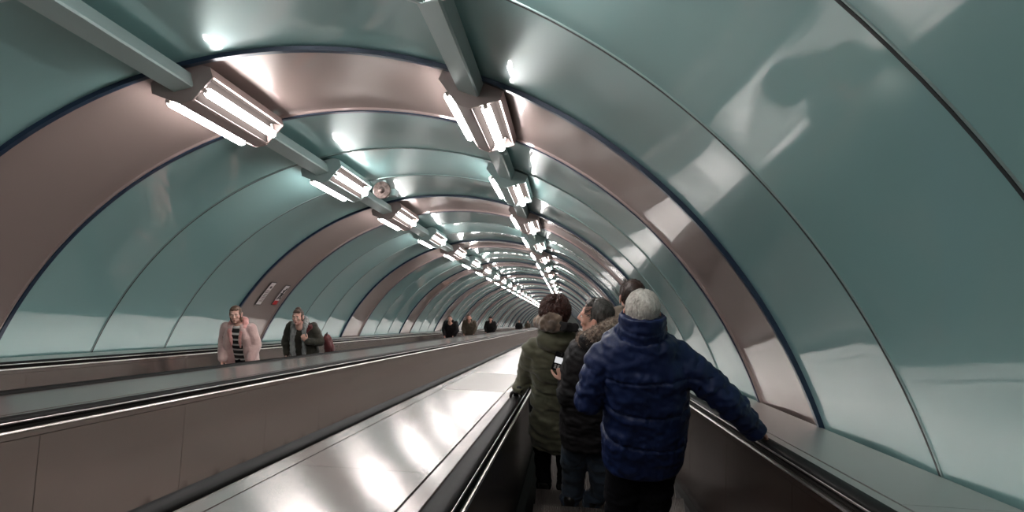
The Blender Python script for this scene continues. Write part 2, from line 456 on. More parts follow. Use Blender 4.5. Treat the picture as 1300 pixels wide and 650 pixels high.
# ------------------------------------------------------------------ lamps
LAMP_L = 1.30
def make_lamp(hm, tp):
    e = empty('ceiling_lamp', (0, 0, 0))
    # local frame: x across, y along tunnel, z away from the tunnel axis (up); z=0 at lower corners of the side faces
    hb = MB()
    sec = [(-.225, -.01), (-.045, -.135), (.045, -.135), (.225, -.01), (.22, .065), (.16, tp), (-.16, tp), (-.22, .065)]
    for y0, y1 in ((0, .02), (LAMP_L-.02, LAMP_L)): hb.extr(sec[::-1], y0, y1)
    # body between the end plates with the two lamp bays left open
    body = [(-.218, .0), (-.218, .065), (-.158, tp-.002), (.158, tp-.002), (.218, .065), (.218, .0), (.205, .0), (.15, .035), (.07, -.02), (.058, -.126), (.04, -.13), (-.04, -.13), (-.058, -.126), (-.07, -.02), (-.15, .035), (-.205, .0)]
    hb.extr(body, .02, LAMP_L-.02)
    hb.build('housing', hm, e)
    for sg in (-1, 1):
        rb = MB()
        q = [(.203*sg, .001), (.149*sg, .03), (.073*sg, -.024), (.062*sg, -.122), (.06*sg, -.122), (.07*sg, -.02), (.15*sg, .034), (.204*sg, .005)]
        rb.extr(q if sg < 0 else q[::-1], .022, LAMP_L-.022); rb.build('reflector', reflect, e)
        cx, cz = .139*sg, -.078
        tb = MB(); tb.tube([(cx, .085, cz), (cx, LAMP_L-.085, cz)], .033, 16); tb.build('tube', tube_m, e, smooth=True)
        for y0 in (.022, LAMP_L-.062):
            kb = MB(); kb.tube([(cx, y0+.004, cz), (cx, y0+.036, cz)], .017, 12, cap=False); kb.box(cx-.008, cx+.008, y0+.004, y0+.02, cz, .02); kb.build('lamp_holder', holder, e)
    return e
ROWS = {'left': (-2.765, 1.535), 'right': (-.735, 1.555)}
GAP = 2*SP
beam_mb = MB(); bl = GAP - LAMP_L
beam_mb.extr([(-.078, .0), (-.068, -.012), (.068, -.012), (.078, .0), (.078, .09), (-.078, .09)][::-1], -.03, bl+.03)
beam_mesh = beam_mb.mesh('lamp_trough'); beam_mesh.materials.append(house_t)
proto = {}
ordinal = ['first', 'second', 'third', 'fourth', 'fifth', 'sixth', 'seventh', 'eighth', 'ninth', 'tenth', 'eleventh', 'twelfth']
for row, (lx, lh) in ROWS.items():
    tilt = math.atan2(lx-XT, lh-HT)
    Mrow = Matrix.Rotation(-A30, 4, 'X') @ Matrix.Rotation(tilt, 4, 'Y')
    n_lamp = 0
    for j in range(-3, 32):
        s = D0 + GAP*j + .05
        if s + LAMP_L > S_FAR - .3: break
        cop = j % 2 == 0
        if (cop, row) not in proto:
            lamp = proto[cop, row] = make_lamp(house_c if cop else house_t, .10 if row == 'left' else .068)
        else:
            lamp = copy_tree(proto[cop, row])
        lamp.matrix_world = Matrix.Translation(W(lx, s, lh)) @ Mrow
        where = 'left-hand' if row == 'left' else 'right-hand'
        tone = 'coppery' if cop else 'grey-green'
        if j >= 0 and j < 12:
            lab = '%s twin-tube lamp, %s one wholly in view down the %s ceiling row' % (tone, ordinal[j], where)
        elif j < 0:
            lab = 'twin-tube lamp at the top edge of the picture in the %s ceiling row' % where
        else:
            lab = 'tiny far-off twin-tube lamp past the twelfth in the %s ceiling row' % where
        tag(lamp, lab, 'lamp', 'lamps of the %s ceiling row' % where)
        bm = bpy.data.objects.new('lamp_trough', beam_mesh); COL.objects.link(bm)
        bm.matrix_world = Matrix.Translation(W(lx, s+LAMP_L, lh)) @ Mrow @ Matrix.Translation((0, 0, -.03))
        if -1 <= j < 11:
            lab = 'grey-green boxed trough in the %s ceiling row, %s' % (where, 'at the top picture edge' if j < 0 else 'just past its %s lamp' % ordinal[j])
        elif j < -1:
            lab = 'grey-green boxed trough overhead in the %s ceiling row' % where
        else:
            lab = 'tiny far-off trough past the eleventh lamp of the %s ceiling row' % where
        tag(bm, lab, 'trough', 'troughs of the %s ceiling row' % where)
# loudspeaker hung beside the left-hand trough
sx, ss, sh = at(487, 243, 9.0)
spk = empty('loudspeaker', W(sx, ss, sh), SLOPE); tag(spk, 'round brown metal loudspeaker beside the left-hand trough before the third lamp', 'loudspeaker')
b = MB(); b.tube([(-.02, .14, -.01), (0, .06, 0), (.0, -.02, 0), (.0, -.09, .0)], [.045, .07, .098, .11], 20, cap=False); b.build('horn', speakm, spk, autosmooth=40)
b = MB(); b.tube([(0, -.092, 0), (0, -.10, 0)], [.112, .105], 20, cap=False); b.ell((0, -.09, 0), (.045, .03, .045)); b.build('grille', speakm, spk, autosmooth=40)
b = MB(); b.box(.05, .16, -.03, .12, -.05, .03); b.box(-.02, .02, .0, .04, .05, .14); b.build('bracket', house_t, spk)
# ------------------------------------------------------------------ stickers on the copper band of the left wall
def on_wall(px, py):
    x, y, z = ray(px, py); x /= y; z /= y
    A = x*x+z*z; B = -2*(x*XT+z*HT); Cc = XT*XT+HT*HT-(RT+.004)**2
    s = (-B+math.sqrt(B*B-4*A*Cc))/(2*A); return x*s, s, z*s
def sticker(px, py, w, hgt, label, marks):
    x, s, h = on_wall(px, py); th = math.atan2(x-XT, h-HT)
    o = empty('safety_sticker', W(x, s, h)); tag(o, label, 'sign', 'safety stickers on the copper band')
    # local x along tunnel, local y up the wall, local z towards the tunnel axis
    ex = W(0, 1, 0); ez = -(W(math.sin(th), 0, math.cos(th))); ey = ez.cross(ex)
    o.matrix_world = Matrix.Translation(W(x, s, h)) @ Matrix((ex, ey, ez)).transposed().to_4x4() @ Matrix.Translation((0, 0, .008))
    b = MB()
    def patch(x0, x1, y0, y1, z, mb, n=6):
        vs = []; fs = []
        for j in range(n+1):
            yy = y0+(y1-y0)*j/n; zz = z + yy*yy/(2*RT)
            vs += [(x0, yy, zz), (x1, yy, zz), (x1, yy, zz-.0015), (x0, yy, zz-.0015)]
        for j in range(n):
            a = j*4
            fs += [(a, a+1, a+5, a+4), (a+1, a+2, a+6, a+5), (a+2, a+3, a+7, a+6), (a+3, a, a+4, a+7)]
        fs += [(3, 2, 1, 0), (n*4, n*4+1, n*4+2, n*4+3)]
        mb.add(vs, fs)
    patch(-w/2-.012, w/2+.012, -hgt/2-.012, hgt/2+.012, .0, b); b.build('backing', sticker_k, o)
    b = MB(); patch(-w/2, w/2, -hgt/2, hgt/2, .003, b); b.build('face', sticker_w, o)
    for nm, m, x0, x1, y0, y1 in marks:
        b = MB(); patch(x0*w, x1*w, y0*hgt, y1*hgt, .006, b, 2); b.build(nm, m, o)
    return o
sticker(337, 372, .17, .42, 'white sticker with a black symbol above grey text lines, on the copper wall band',
        [('symbol', sticker_k, -.16, .2, .24, .34)] + [('text_line', sticker_g, -.34, .34, y, y+.045) for y in (.1, .02, -.06, -.2, -.28, -.36)] + [('text_line', sticker_k, -.3, .3, -.13, -.1)])
st2 = sticker(356, 374, .17, .38, 'white sticker with a black figure and a red foot, on the copper wall band',
        [('red_foot', sticker_r, -.5, .5, -.5, -.3), ('text_line', sticker_k, -.3, .1, -.2, -.14)])
b = MB()
for p, q, r in (((-.05, -.09), (.05, .14), .013), ((-.06, .03), (.06, .02), .011), ((.0, .02), (.06, -.08), .012), ((-.03, .1), (.05, -.02), .009)):
    dx, dy = q[0]-p[0], q[1]-p[1]; L = math.hypot(dx, dy); nx, ny = -dy/L*r, dx/L*r
    b.add([(p[0]+nx, p[1]+ny, .0095), (p[0]-nx, p[1]-ny, .0095), (q[0]-nx, q[1]-ny, .0105), (q[0]+nx, q[1]+ny, .0105), (p[0]+nx, p[1]+ny, .004), (p[0]-nx, p[1]-ny, .004), (q[0]-nx, q[1]-ny, .004), (q[0]+nx, q[1]+ny, .004)],
          [(0, 1, 2, 3), (4, 7, 6, 5), (0, 4, 5, 1), (1, 5, 6, 2), (2, 6, 7, 3), (3, 7, 4, 0)])
b.build('pictogram', sticker_k, st2)

# PEOPLE-BEGIN
# ------------------------------------------------------------------ people
def nz(p, f, seed=0.):
    return noise.noise(Vector((p[0]*f+seed, p[1]*f+seed*1.7, p[2]*f-seed)))
def nz3(p, fx, fy, fz, seed=0.):
    return noise.noise(Vector((p[0]*fx+seed, p[1]*fy+seed*1.7, p[2]*fz-seed)))
class Person:
    def __init__(s, label, px, py, sdepth, rotz=0., group=None, shift=(0, 0), headz=1.655, side=None):
        """stands on the tread under the head that the photograph shows at px, py"""
        s.headw = W(*at(px, py, sdepth))
        s.base = Vector((s.headw.x+shift[0], s.headw.y+shift[1], 0)); 
        f = (s.base.y+.2) % STEP_D; lo, hi = (.15, .19) if rotz == 0 else (.215, .27)
        s.base.y += min(max(f, lo), hi) - f
        s.base.z = tread_z(s.base.y)
        s.sc = (s.headw.z - s.base.z)/headz
        s.rotz = rotz; s.label = label; s.group = group
        s.M = Matrix.Translation(s.base) @ Matrix.Rotation(rotz, 4, 'Z') @ Matrix.Scale(s.sc, 4)
        s.Mi = s.M.inverted()
        s.head = s.Mi @ s.headw
        s.root = None
    def px(s, x, y, d): return s.Mi @ W(*at(x, y, d))
    def pl(s, x, y, yl):
        a, b, c = ray(x, y); a /= b; c /= b
        Y = s.base.y + (yl if s.rotz == 0 else -yl)*s.sc; t = Y/(C30 + S30*c)
        return s.Mi @ W(a*t, t, c*t)
    def attach(s, me, name, mats, parent=None, smooth=True):
        o = finish(me, name, mats, parent if parent is not None else s.root, smooth)
        return o
    def make_root(s, me, mats):
        o = finish(me, 'person', mats, None, True)
        o.location = s.base; o.rotation_euler = (0, 0, s.rotz); o.scale = (s.sc,)*3
        tag(o, s.label, 'person', s.group); s.root = o; return o

def head_M(P, yaw=0., pitch=0., roll=0., k=1.):
    return Matrix.Translation(P.head) @ Matrix.Rotation(yaw, 4, 'Z') @ Matrix.Rotation(pitch, 4, 'X') @ Matrix.Rotation(roll, 4, 'Y') @ Matrix.Scale(k, 4)
def add_head(mb, M, female=False):
    t = MB(); e = t.ell
    e((0, -.018, .03), (.076, .096, .086))
    e((0, .028, -.015), (.066, .064, .088))
    e((0, .026, -.072), (.053 if female else .058, .055, .046))
    e((0, .062, -.104), (.022 if female else .027, .022, .019))
    t.tube([(0, .086, .012), (0, .098, -.012), (0, .108, -.034)], [.008, .009, .0105] if female else [.008, .010, .0125], 10)
    for g in (-1, 1):
        e((.011*g, .096, -.038), (.009, .010, .008))
        e((.029*g, .079 if female else .080, .021), (.025, .011, .009) if female else (.025, .013, .009))
        e((.043*g, .060, -.026), (.024, .024, .022))
        R = Matrix.Rotation(.35*g, 3, 'Z') @ Matrix.Rotation(-.15, 3, 'X')
        e((.083*g, -.012, -.010), (.008, .021, .035), R); e((.089*g, -.021, .004), (.007, .013, .022), R); e((.080*g, .0, -.038), (.008, .011, .011), R)
    e((0, .085, -.067), (.022, .010, .006)); e((0, .083, -.077), (.019, .010, .007))
    mb.add([M @ p for p in t.v], t.f)
def add_neck(mb, P, J):
    h = P.head; n = J['neck']
    mb.tube([h + Vector((0, -.025, -.03)), h + Vector((0, -.03, -.10)), n, n + Vector((0, 0, -.06))], [.055, .056, .060, .075], 16)
def add_hand(mb, w, d, n, thumb, curl=.5, k=1., spread=.06, tcurl=.3):
    """w wrist, d finger direction, n direction the palm faces, thumb = +1/-1 side along d x n"""
    d = Vector(d).normalized(); n = Vector(n); n = (n - n.dot(d)*d).normalized(); c = d.cross(n)*thumb
    w = Vector(w)
    mb.loft([(w - d*.03*k, c, n, .026*k, .019*k), (w + d*.01*k, c, n, .028*k, .017*k), (w + d*.05*k, c, n, .040*k, .016*k), (w + d*.085*k, c, n, .041*k, .014*k), (w + d*.10*k, c, n, .036*k, .010*k)], 16)
    for i, (off, L) in enumerate(((.030, .072), (.010, .082), (-.011, .076), (-.030, .060))):
        p = w + d*(.088 - abs(off)*.15)*k + c*off*k; a = spread*off/.03
        dd = (d + c*a).normalized(); pts = [p - dd*.02*k, p]; ang = 0
        for q, fr in enumerate((.45, .31, .24)):
            ang += curl*(.75 if q == 0 else 1.)
            p = p + (dd*math.cos(ang) + n*math.sin(ang))*L*fr*k; pts.append(p)
        mb.tube(pts, [.0095*k, .0095*k, .0088*k, .008*k, .0068*k], 10)
    p = w + d*.025*k + c*.026*k
    t1 = (d*.65 + c*.75 + n*.25).normalized(); t2 = (d*.9 + c*.35 + n*(.25+tcurl)).normalized(); t3 = (d + c*.05 + n*(.2+tcurl*1.6)).normalized()
    p2 = p + t1*.038*k; p3 = p2 + t2*.032*k; p4 = p3 + t3*.024*k
    mb.tube([p - t1*.015*k, p, p2, p3, p4], [.014*k, .0135*k, .0115*k, .0105*k, .008*k], 10)
def std_J(P, **kw):
    J = dict(neck=P.head + Vector((0, -.035, -.155)), shl=Vector((-.175, -.02, 1.43)), shr=Vector((.175, -.02, 1.43)),
             ell=Vector((-.22, -.04, 1.14)), elr=Vector((.22, -.04, 1.14)), wrl=Vector((-.24, .08, .90)), wrr=Vector((.24, .08, .90)),
             hpl=Vector((-.09, 0, .92)), hpr=Vector((.09, 0, .92)), knl=Vector((-.10, .02, .50)), knr=Vector((.10, .02, .50)),
             anl=Vector((-.10, -.03, .085)), anr=Vector((.10, -.03, .085)), chest=Vector((0, -.01, 1.28)), waist=Vector((0, 0, 1.06)))
    for k, v in kw.items(): J[k] = Vector(v)
    return J
X_, Y_, Z_ = Vector((1, 0, 0)), Vector((0, 1, 0)), Vector((0, 0, 1))
def build_body(P, J, HM, hands, skinm, female=False, voxel=.006, lips=True, sh=1.):
    mb = MB()
    add_head(mb, HM, female); add_neck(mb, P, J)
    ch, wa = J['chest'], J['waist']; pel = (J['hpl']+J['hpr'])/2
    nk = J['neck']; shm = (J['shl']+J['shr'])/2
    mb.loft([(pel + Z_*-.10, X_, Y_, .10, .08), (pel, X_, Y_, .145, .10), (wa, X_, Y_, .125, .09), (ch, X_, Y_, .15, .10), (shm + Z_*-.02, X_, Y_, .155, .085), (nk + Z_*-.03, X_, Y_, .075, .062), (nk, X_, Y_, .05, .05)], 20)
    for g in 'lr':
        a, b, c = J['sh'+g], J['el'+g], J['wr'+g]
        mb.tube([a, a.lerp(b, .3), a.lerp(b, .75), b], [.050, .046, .041, .037], 14); mb.tube([b, b.lerp(c, .3), b.lerp(c, .8), c], [.037, .038, .029, .026], 14); mb.ell(b, (.037,)*3)
        a, b, c = J['hp'+g], J['kn'+g], J['an'+g]
        mb.tube([a, a.lerp(b, .35), b, b.lerp(c, .35), b.lerp(c, .8), c], [.078, .073, .050, .052, .037, .034], 14)
        mb.ell(c + Vector((0, .05, -.05)), (.038, .11, .03))
    for h in hands: add_hand(mb, *h)
    me = remeshed(mb, voxel, 3, .5)
    Hi = HM.inverted()
    mats = [skinm, lipm]
    o = P.make_root(me, mats)
    if lips:
        for p in me.polygons:
            q = Hi @ p.center
            if q.y > .083 and -.081 < q.z < -.063 and abs(q.x) < .020 - 9*abs(q.z+.072)**1.4: p.material_index = 1
    # eyes and brows as children
    for g in (-1, 1):
        m = MB(); m.ell((.030*g, .0785, .0), (.0115, .0105, .0058)); m.xf(HM)
        e = P.attach(m.mesh('eye'), 'eye', eyew); m = MB(); m.ell((.030*g, .0870, .0), (.0056, .004, .0054), nu=12, nv=8); m.xf(HM); P.attach(m.mesh('iris'), 'iris', eyed, e)
    return o
def brows(P, HM, hm):
    for g in (-1, 1):
        m = MB(); m.tube([(.014*g, .093, .019), (.030*g, .0925, .025), (.047*g, .083, .020)], [.0032, .004, .0022], 8); m.xf(HM)
        P.attach(m.mesh('eyebrow'), 'eyebrow', hm)
def garment(P, name, m, mb, voxel=.009, it=4, fn=None, parent=None):
    me = remeshed(mb, voxel, it, .5)
    if fn: displace(me, fn)
    return P.attach(me, name, m, parent)
def torso(mb, secs, n=32, power=2.5):
    """secs: (z, cx, cy, rx, ry)"""
    mb.loft([((cx, cy, z), X_, Y_, rx, ry) for z, cx, cy, rx, ry in secs], n, 0, power)
def sleeve(mb, a, b, c, r):
    a, b, c = Vector(a), Vector(b), Vector(c)
    mb.tube([a, a.lerp(b, .35), a.lerp(b, .8), b], [r[0], r[0]*.98, r[1]*1.03, r[1]], 18); mb.tube([b, b.lerp(c, .25), b.lerp(c, .7), c], [r[1], r[1]*.98, r[2]*1.1, r[2]], 18)
    mb.ell(b, (r[1],)*3); mb.ell(a, (r[0],)*3)
def trousers(P, J, m, r=(.10, .075, .062), z0=.9, noise_a=.010, rx=.165):
    mb = MB(); pel = (J['hpl']+J['hpr'])/2
    mb.loft([(pel + Z_*-.13, X_, Y_, rx*.8, .10), (pel + Z_*-.05, X_, Y_, rx, .125), (pel + Z_*.08, X_, Y_, rx*.95, .115), (pel + Z_*.12, X_, Y_, rx*.9, .11)], 24)
    for g in 'lr':
        a, b, c = J['hp'+g], J['kn'+g], J['an'+g]
        mb.tube([a + Z_*-.02, a.lerp(b, .4), b, b.lerp(c, .35), c + Z_*.06, c + Z_*.008], [r[0], r[0]*.95, r[1], r[1]*.95, r[2], r[2]*1.02], 18)
    def fn(p, n):
        k = math.exp(-((p.z-.5)/.12)**2) + math.exp(-((p.z-.14)/.10)**2)
        return nz3(p, 7, 7, 16, 3.3)*noise_a*(.5+k) + nz3(p, 14, 14, 40, 1.2)*noise_a*.35*(.4+k)
    return garment(P, 'trousers', m, mb, .010, 3, fn)
def shoes(P, J, m, turn=(0, 0)):
    for i, g in enumerate('lr'):
        c = J['an'+g]; mb = MB(); R = Matrix.Rotation(turn[i], 3, 'Z')
        def q(x, y, z): return Vector((c.x, c.y, 0)) + R @ Vector((x, y, z))
        mb.loft([(q(0, -.085, .05), X_, Z_, .030, .045), (q(0, -.06, .05), X_, Z_, .040, .05), (q(0, 0, .05), X_, Z_, .042, .05), (q(0, .07, .042), X_, Z_, .048, .038), (q(0, .14, .034), X_, Z_, .046, .030), (q(0, .18, .028), X_, Z_, .030, .022)], 18)
        mb.tube([q(0, -.03, .07), q(0, -.03, .14)], [.043, .045], 16)
        o = garment(P, 'shoe', m, mb, .008, 2)
        for v in o.data.vertices:
            if v.co.z < .004: v.co.z = .004
        sb = MB(); sb.loft([(q(0, -.09, .0105), X_, Z_, .03, .009), (q(0, -.05, .0105), X_, Z_, .044, .009), (q(0, .07, .0105), X_, Z_, .052, .009), (q(0, .15, .0105), X_, Z_, .046, .009), (q(0, .188, .0105), X_, Z_, .024, .008)], 16, 0, 5)
        P.attach(sb.mesh('sole'), 'sole', guide, o)
def strands(mb, HM, n, cover, flow, L=(.02, .035), rad=.0016, lift=.006, seed=1, c=(0, -.018, .03), r=(.080, .100, .090)):
    """short tapered locks lying on the scalp; cover(p) says where, flow(p) which way they are combed"""
    rd = random.Random(seed); k = 0; tries = 0
    while k < n and tries < n*20:
        tries += 1
        v = Vector((rd.gauss(0, 1), rd.gauss(0, 1), rd.gauss(0, 1))).normalized()
        p = Vector((c[0]+v.x*r[0], c[1]+v.y*r[1], c[2]+v.z*r[2]))
        if not cover(p): continue
        k += 1
        nn = Vector((v.x/r[0], v.y/r[1], v.z/r[2])).normalized()
        f = Vector(flow(p)) + Vector((rd.gauss(0, .25), rd.gauss(0, .25), rd.gauss(0, .25))); f = (f - f.dot(nn)*nn)
        if f.length < 1e-4: continue
        f.normalize(); ln = rd.uniform(*L); w = rd.uniform(.7, 1.3)*rad; lf = lift*rd.uniform(.3, 1.2)
        pts = [p - nn*.003, p + f*ln*.4 + nn*lf, p + f*ln*.8 + nn*lf*.7, p + f*ln - nn*0.000]
        mb.tube([HM @ q for q in pts], [w*1.3, w*1.2, w*.8, w*.25], 5, cap=False, flat=.6)
def hair_cap(P, HM, m, blobs, voxel=.006, amp=.004, freq=(60, 60, 18), it=2, strand=None, name='hair'):
    mb = MB()
    for c, r in blobs: mb.ell(c, r)
    me = remeshed(mb, voxel, it, .5)
    displace(me, lambda p, n: nz3(p, *freq)*amp + nz3(p, freq[0]*.4, freq[1]*.4, freq[2]*.6, 5)*amp*1.2)
    me.transform(HM)
    if strand:
        sb = MB(); strand(sb)
        b = len(me.vertices)
        # one hair mesh: cap plus locks
        vs = [v.co.copy() for v in me.vertices] + sb.v
        fs = [tuple(p.vertices) for p in me.polygons] + [tuple(b+i for i in f) for f in sb.f]
        me2 = bpy.data.meshes.new(name); me2.from_pydata([tuple(v) for v in vs], [], fs); me2.update(); me = me2
    return P.attach(me, name, m)
SHORT = [((0, -.028, .040), (.081, .092, .086)), ((0, -.058, -.022), (.068, .052, .060)), ((.068, -.028, .028), (.011, .034, .030)), ((-.068, -.028, .028), (.011, .034, .030))]
back_cover = lambda p: (p.y < .055 and p.z > .03) or (p.y < -.02 and p.z > -.075) or (p.y < .02 and p.z > -.01 and abs(p.x) > .05)

# ---- A: the man in the navy puffer jacket
P = Person('white-haired person in navy blue quilted jacket, nearest the camera, right hand on the handrail', 815, 396, 3.68)
HM = head_M(P, -.08, -.06, .02, 1.0)
tx = P.pl(822, 540, -.1).x
shr, shl = P.pl(866, 449, -.03), P.pl(760, 449, -.03)
rail_h = W(1.03, 4.0, -.545); hand_l = P.Mi @ W(1.045, 4.02, -.508)
arm = (hand_l - shr)
wr = hand_l + Vector((-.075, -.06, .048))
el = shr.lerp(wr, .5) + Vector((.035, -.05, -.01))
ell_ = P.pl(747, 506, -.05); wl = ell_ + Vector((.14, .17, -.03))
J = std_J(P, shr=shr, shl=shl, elr=el, wrr=wr, ell=ell_, wrl=wl, anl=(tx-.085, .03, .085), anr=(tx+.095, .03, .085), knl=(tx-.09, .03, .5), knr=(tx+.098, .03, .5), hpl=(tx-.09, 0, .92), hpr=(tx+.095, 0, .92))
along = (P.Mi.to_3x3() @ W(0, 1, 0)).normalized()
body = build_body(P, J, HM, [(wr, (hand_l-wr).normalized()*.6+along*.5, (-.25, -.1, -1), -1, .55, 1.05), (wl, (.9, .1, -.1), (0, -1, -.1), 1, .6)], skin)
brows(P, HM, hair_white)
seams = [1.53, 1.33, 1.135, .925]
seam_k = 1/P.sc
zA = [(P.pl(815, y, -.18)).z for y in (441, 488, 530, 573)]
hemA = P.pl(820, 612, -.17).z
mb = MB()
torso(mb, [(hemA, tx, .0, .214, .172), (hemA+.03, tx, .0, .222, .18), (hemA+.2, tx, .0, .228, .185), (1.05, tx, .0, .226, .18), (1.22, tx*.7, -.005, .232, .18), (1.36, tx*.5, -.01, .235, .175), (1.44, tx*.3, -.02, .23, .155), (1.52, 0, -.03, .195, .125), (1.57, 0, -.03, .13, .115)])
sleeve(mb, shl + Vector((.03, 0, -.015)), ell_, wl, (.088, .078, .055)); sleeve(mb, shr + Vector((-.03, 0, -.015)), el, wr + (wr-el).normalized()*.02, (.088, .080, .056))
def fnA(p, n):
    d = 0
    inarm = abs(p.x - tx) > .235
    if not inarm or p.z > 1.38:
        for z in zA:
            zz = z + .012*math.sin(p.x*7+z*9)
            d -= .010*math.exp(-((p.z-zz)/.008)**2)
            d += .003*math.exp(-((abs(p.z-zz)-.045)/.035)**2)
            d += .010*nz3(p, 38, 20, 7, z*7)*math.exp(-((p.z-zz)/.05)**2)
        d += nz3(p, 7, 7, 13, 2)*.011 + nz3(p, 24, 20, 30, 4)*.007
    else:
        q = p - (shr if p.x > 0 else shl)
        t = q.length
        d += .008*math.sin(t*62 + 2*nz(p, 6)) * .55 + nz3(p, 30, 30, 30, 9)*.010 + nz3(p, 10, 10, 12, 2)*.010
    # drag folds running from the left armpit
    if p.x < -.02 and 1.1 < p.z < 1.42:
        d += .007*math.sin((p.x*.8+p.z)*75 + 3*nz(p, 5))*math.exp(-((p.x+.17)/.07)**2)*math.exp(-((p.z-1.27)/.10)**2)
    return d
jk = garment(P, 'jacket', navy, mb, .007, 3, fnA)
mb = MB(); c0 = Vector((0, -.03, 0))
cz0, cz1 = 1.545, P.pl(815, 412, -.13).z
mb.loft([((0, -.035, cz0-.03), X_, Y_, .14, .12), ((0, -.03, cz0+.01), X_, Y_, .125, .117), ((0, -.025, cz1-.01), X_, (0, 1, -.25), .122, .116), ((0, -.024, cz1), X_, (0, 1, -.25), .112, .108), ((0, -.022, cz1-.012), X_, (0, 1, -.25), .098, .096)], 28)
garment(P, 'collar', navy, mb, .007, 2, lambda p, n: nz3(p, 12, 12, 30, 3)*.009 + nz3(p, 40, 40, 14, 8)*.004 - .006*math.exp(-((p.z-cz1+.055)/.008)**2), jk)
trousers(P, J, darktr, (.115, .098, .078), rx=.175); shoes(P, J, leather, (.15, -.15))
hair_cap(P, HM, hair_white, SHORT, .006, .003, strand=lambda sb: strands(sb, HM, 2800, back_cover, lambda p: (p.x*6, -.5 if p.z > .06 else -.2, -1.2 + p.z*6), (.018, .034), .0012, .008, 3))

# ---- B: the man in black with the fur-edged hood, head turned left
P = Person('person in black jacket with fur-edged hood and blue jeans, head turned left, holding a phone', 756, 401, 4.56)
HM = head_M(P, 1.32, -.02, 0, 1.0)
shl, shr = P.pl(738, 446, -.03), P.pl(800, 446, -.03)
elB = P.pl(721, 503, -.07); wrB = P.pl(717, 484, .10)
PH = P.M @ P.pl(710.5, 459, .14); phl = P.Mi @ PH
J = std_J(P, shl=shl, shr=shr, ell=elB, wrl=wrB + Vector((.005, 0, 0)), elr=shr+Vector((.05, .02, -.29)), wrr=shr+Vector((-.02, .2, -.42)),
          hpl=P.pl(731, 575, 0), hpr=P.pl(764, 575, 0), knl=P.pl(727, 622, .07), knr=P.pl(762, 626, .02), anl=(-.11, .03, .085), anr=(.06, .03, .085))
J['hpl'].y = J['hpr'].y = 0; J['hpl'].z = J['hpr'].z = .90
body = build_body(P, J, HM, [(wrB, (phl + Vector((.012, 0, -.055)) - wrB).normalized()+Vector((-.1, 0, .5)), (-.3, .95, 0), 1, .62, .98, .05, .5), (J['wrr'], (-.3, .5, -.8), (-1, 0, 0), 1, .4)], skin)
brows(P, HM, hair_grey)
hem = P.pl(745, 578, -.15).z
mb = MB(); tx = P.pl(750, 540, -.1).x
torso(mb, [(hem, tx, .0, .19, .15), (hem+.03, tx, .0, .205, .165), (hem+.2, tx, .0, .21, .165), (1.1, tx, .0, .205, .16), (1.25, tx*.6, -.01, .205, .155), (1.36, 0, -.02, .195, .14), (1.44, 0, -.02, .15, .115), (1.50, 0, -.025, .095, .09)])
sleeve(mb, shl + Vector((.02, 0, -.02)), elB, wrB + Vector((0, 0, -.03)), (.082, .072, .052)); sleeve(mb, shr + Vector((-.02, 0, -.02)), J['elr'], J['wrr'], (.08, .07, .05))
fnB = lambda p, n: nz3(p, 9, 9, 15, 5)*.013 + nz3(p, 22, 22, 40, 6)*.009
jk = garment(P, 'jacket', blackc, mb, .009, 3, fnB)
# hood lying on the back and its fur edge
hc = P.pl(762, 421, -.10)
mb = MB(); mb.ell(hc + Vector((.015, -.03, -.05)), (.15, .085, .085)); mb.ell(hc + Vector((.02, -.02, -.01)), (.125, .07, .05))
hood = garment(P, 'hood', blackc, mb, .009, 3, lambda p, n: nz3(p, 14, 14, 24, 7)*.01, jk)
rd = random.Random(5)
spine = [P.pl(x, y, d) for x, y, d in ((741, 426, .05), (741, 431, -.06), (748, 429, -.13), (758, 423, -.17), (769, 418, -.18), (780, 413, -.15), (790, 409, -.08), (796, 407, .03))]
mb = MB(); mb.tube(spine, [.028, .038, .042, .042, .042, .042, .038, .03], 12)
core = remeshed(mb, .009, 2); displace(core, lambda p, n: nz(p, 40)*.010)
vs = [v.co.copy() for v in core.vertices]; fs = [tuple(p.vertices) for p in core.polygons]; ns = [v.normal.copy() for v in core.vertices]
sb = MB()
for q in range(4800):
    i = rd.randrange(len(ns)); p = vs[i]; nn = ns[i]
    f = (nn*.8 + Vector((rd.gauss(0, .5), rd.gauss(0, .5), rd.gauss(-.25, .5)))).normalized(); L = rd.uniform(.014, .030); g = Vector((rd.gauss(0, .3), rd.gauss(0, .3), -.4))
    sb.tube([p - nn*.002, p + f*L*.5, p + f*L*.85 + g*L*.35], [.0014, .0011, .0003], 4, cap=False)
b0 = len(vs); me = bpy.data.meshes.new('fur_edge'); me.from_pydata([tuple(v) for v in vs + sb.v], [], fs + [tuple(b0+i for i in f) for f in sb.f]); me.update()
P.attach(me, 'fur_edge', furm, hood); bpy.data.meshes.remove(core)
trousers(P, J, denim, (.105, .08, .066), rx=.165, noise_a=.016); shoes(P, J, leather, (.1, -.2))
hair_cap(P, HM, hair_grey, [((0, -.028, .038), (.080, .092, .084)), ((0, -.056, -.018), (.067, .050, .058)), ((0, .030, .092), (.046, .034, .022)), ((.070, -.018, .012), (.011, .034, .034)), ((-.070, -.018, .012), (.011, .034, .034))], .006, .003,
         strand=lambda sb: strands(sb, HM, 1800, back_cover, lambda p: (p.x*3, -.6 if p.y < 0 else .9, -.6+p.z*6), (.010, .022), .0011, .005, 4))
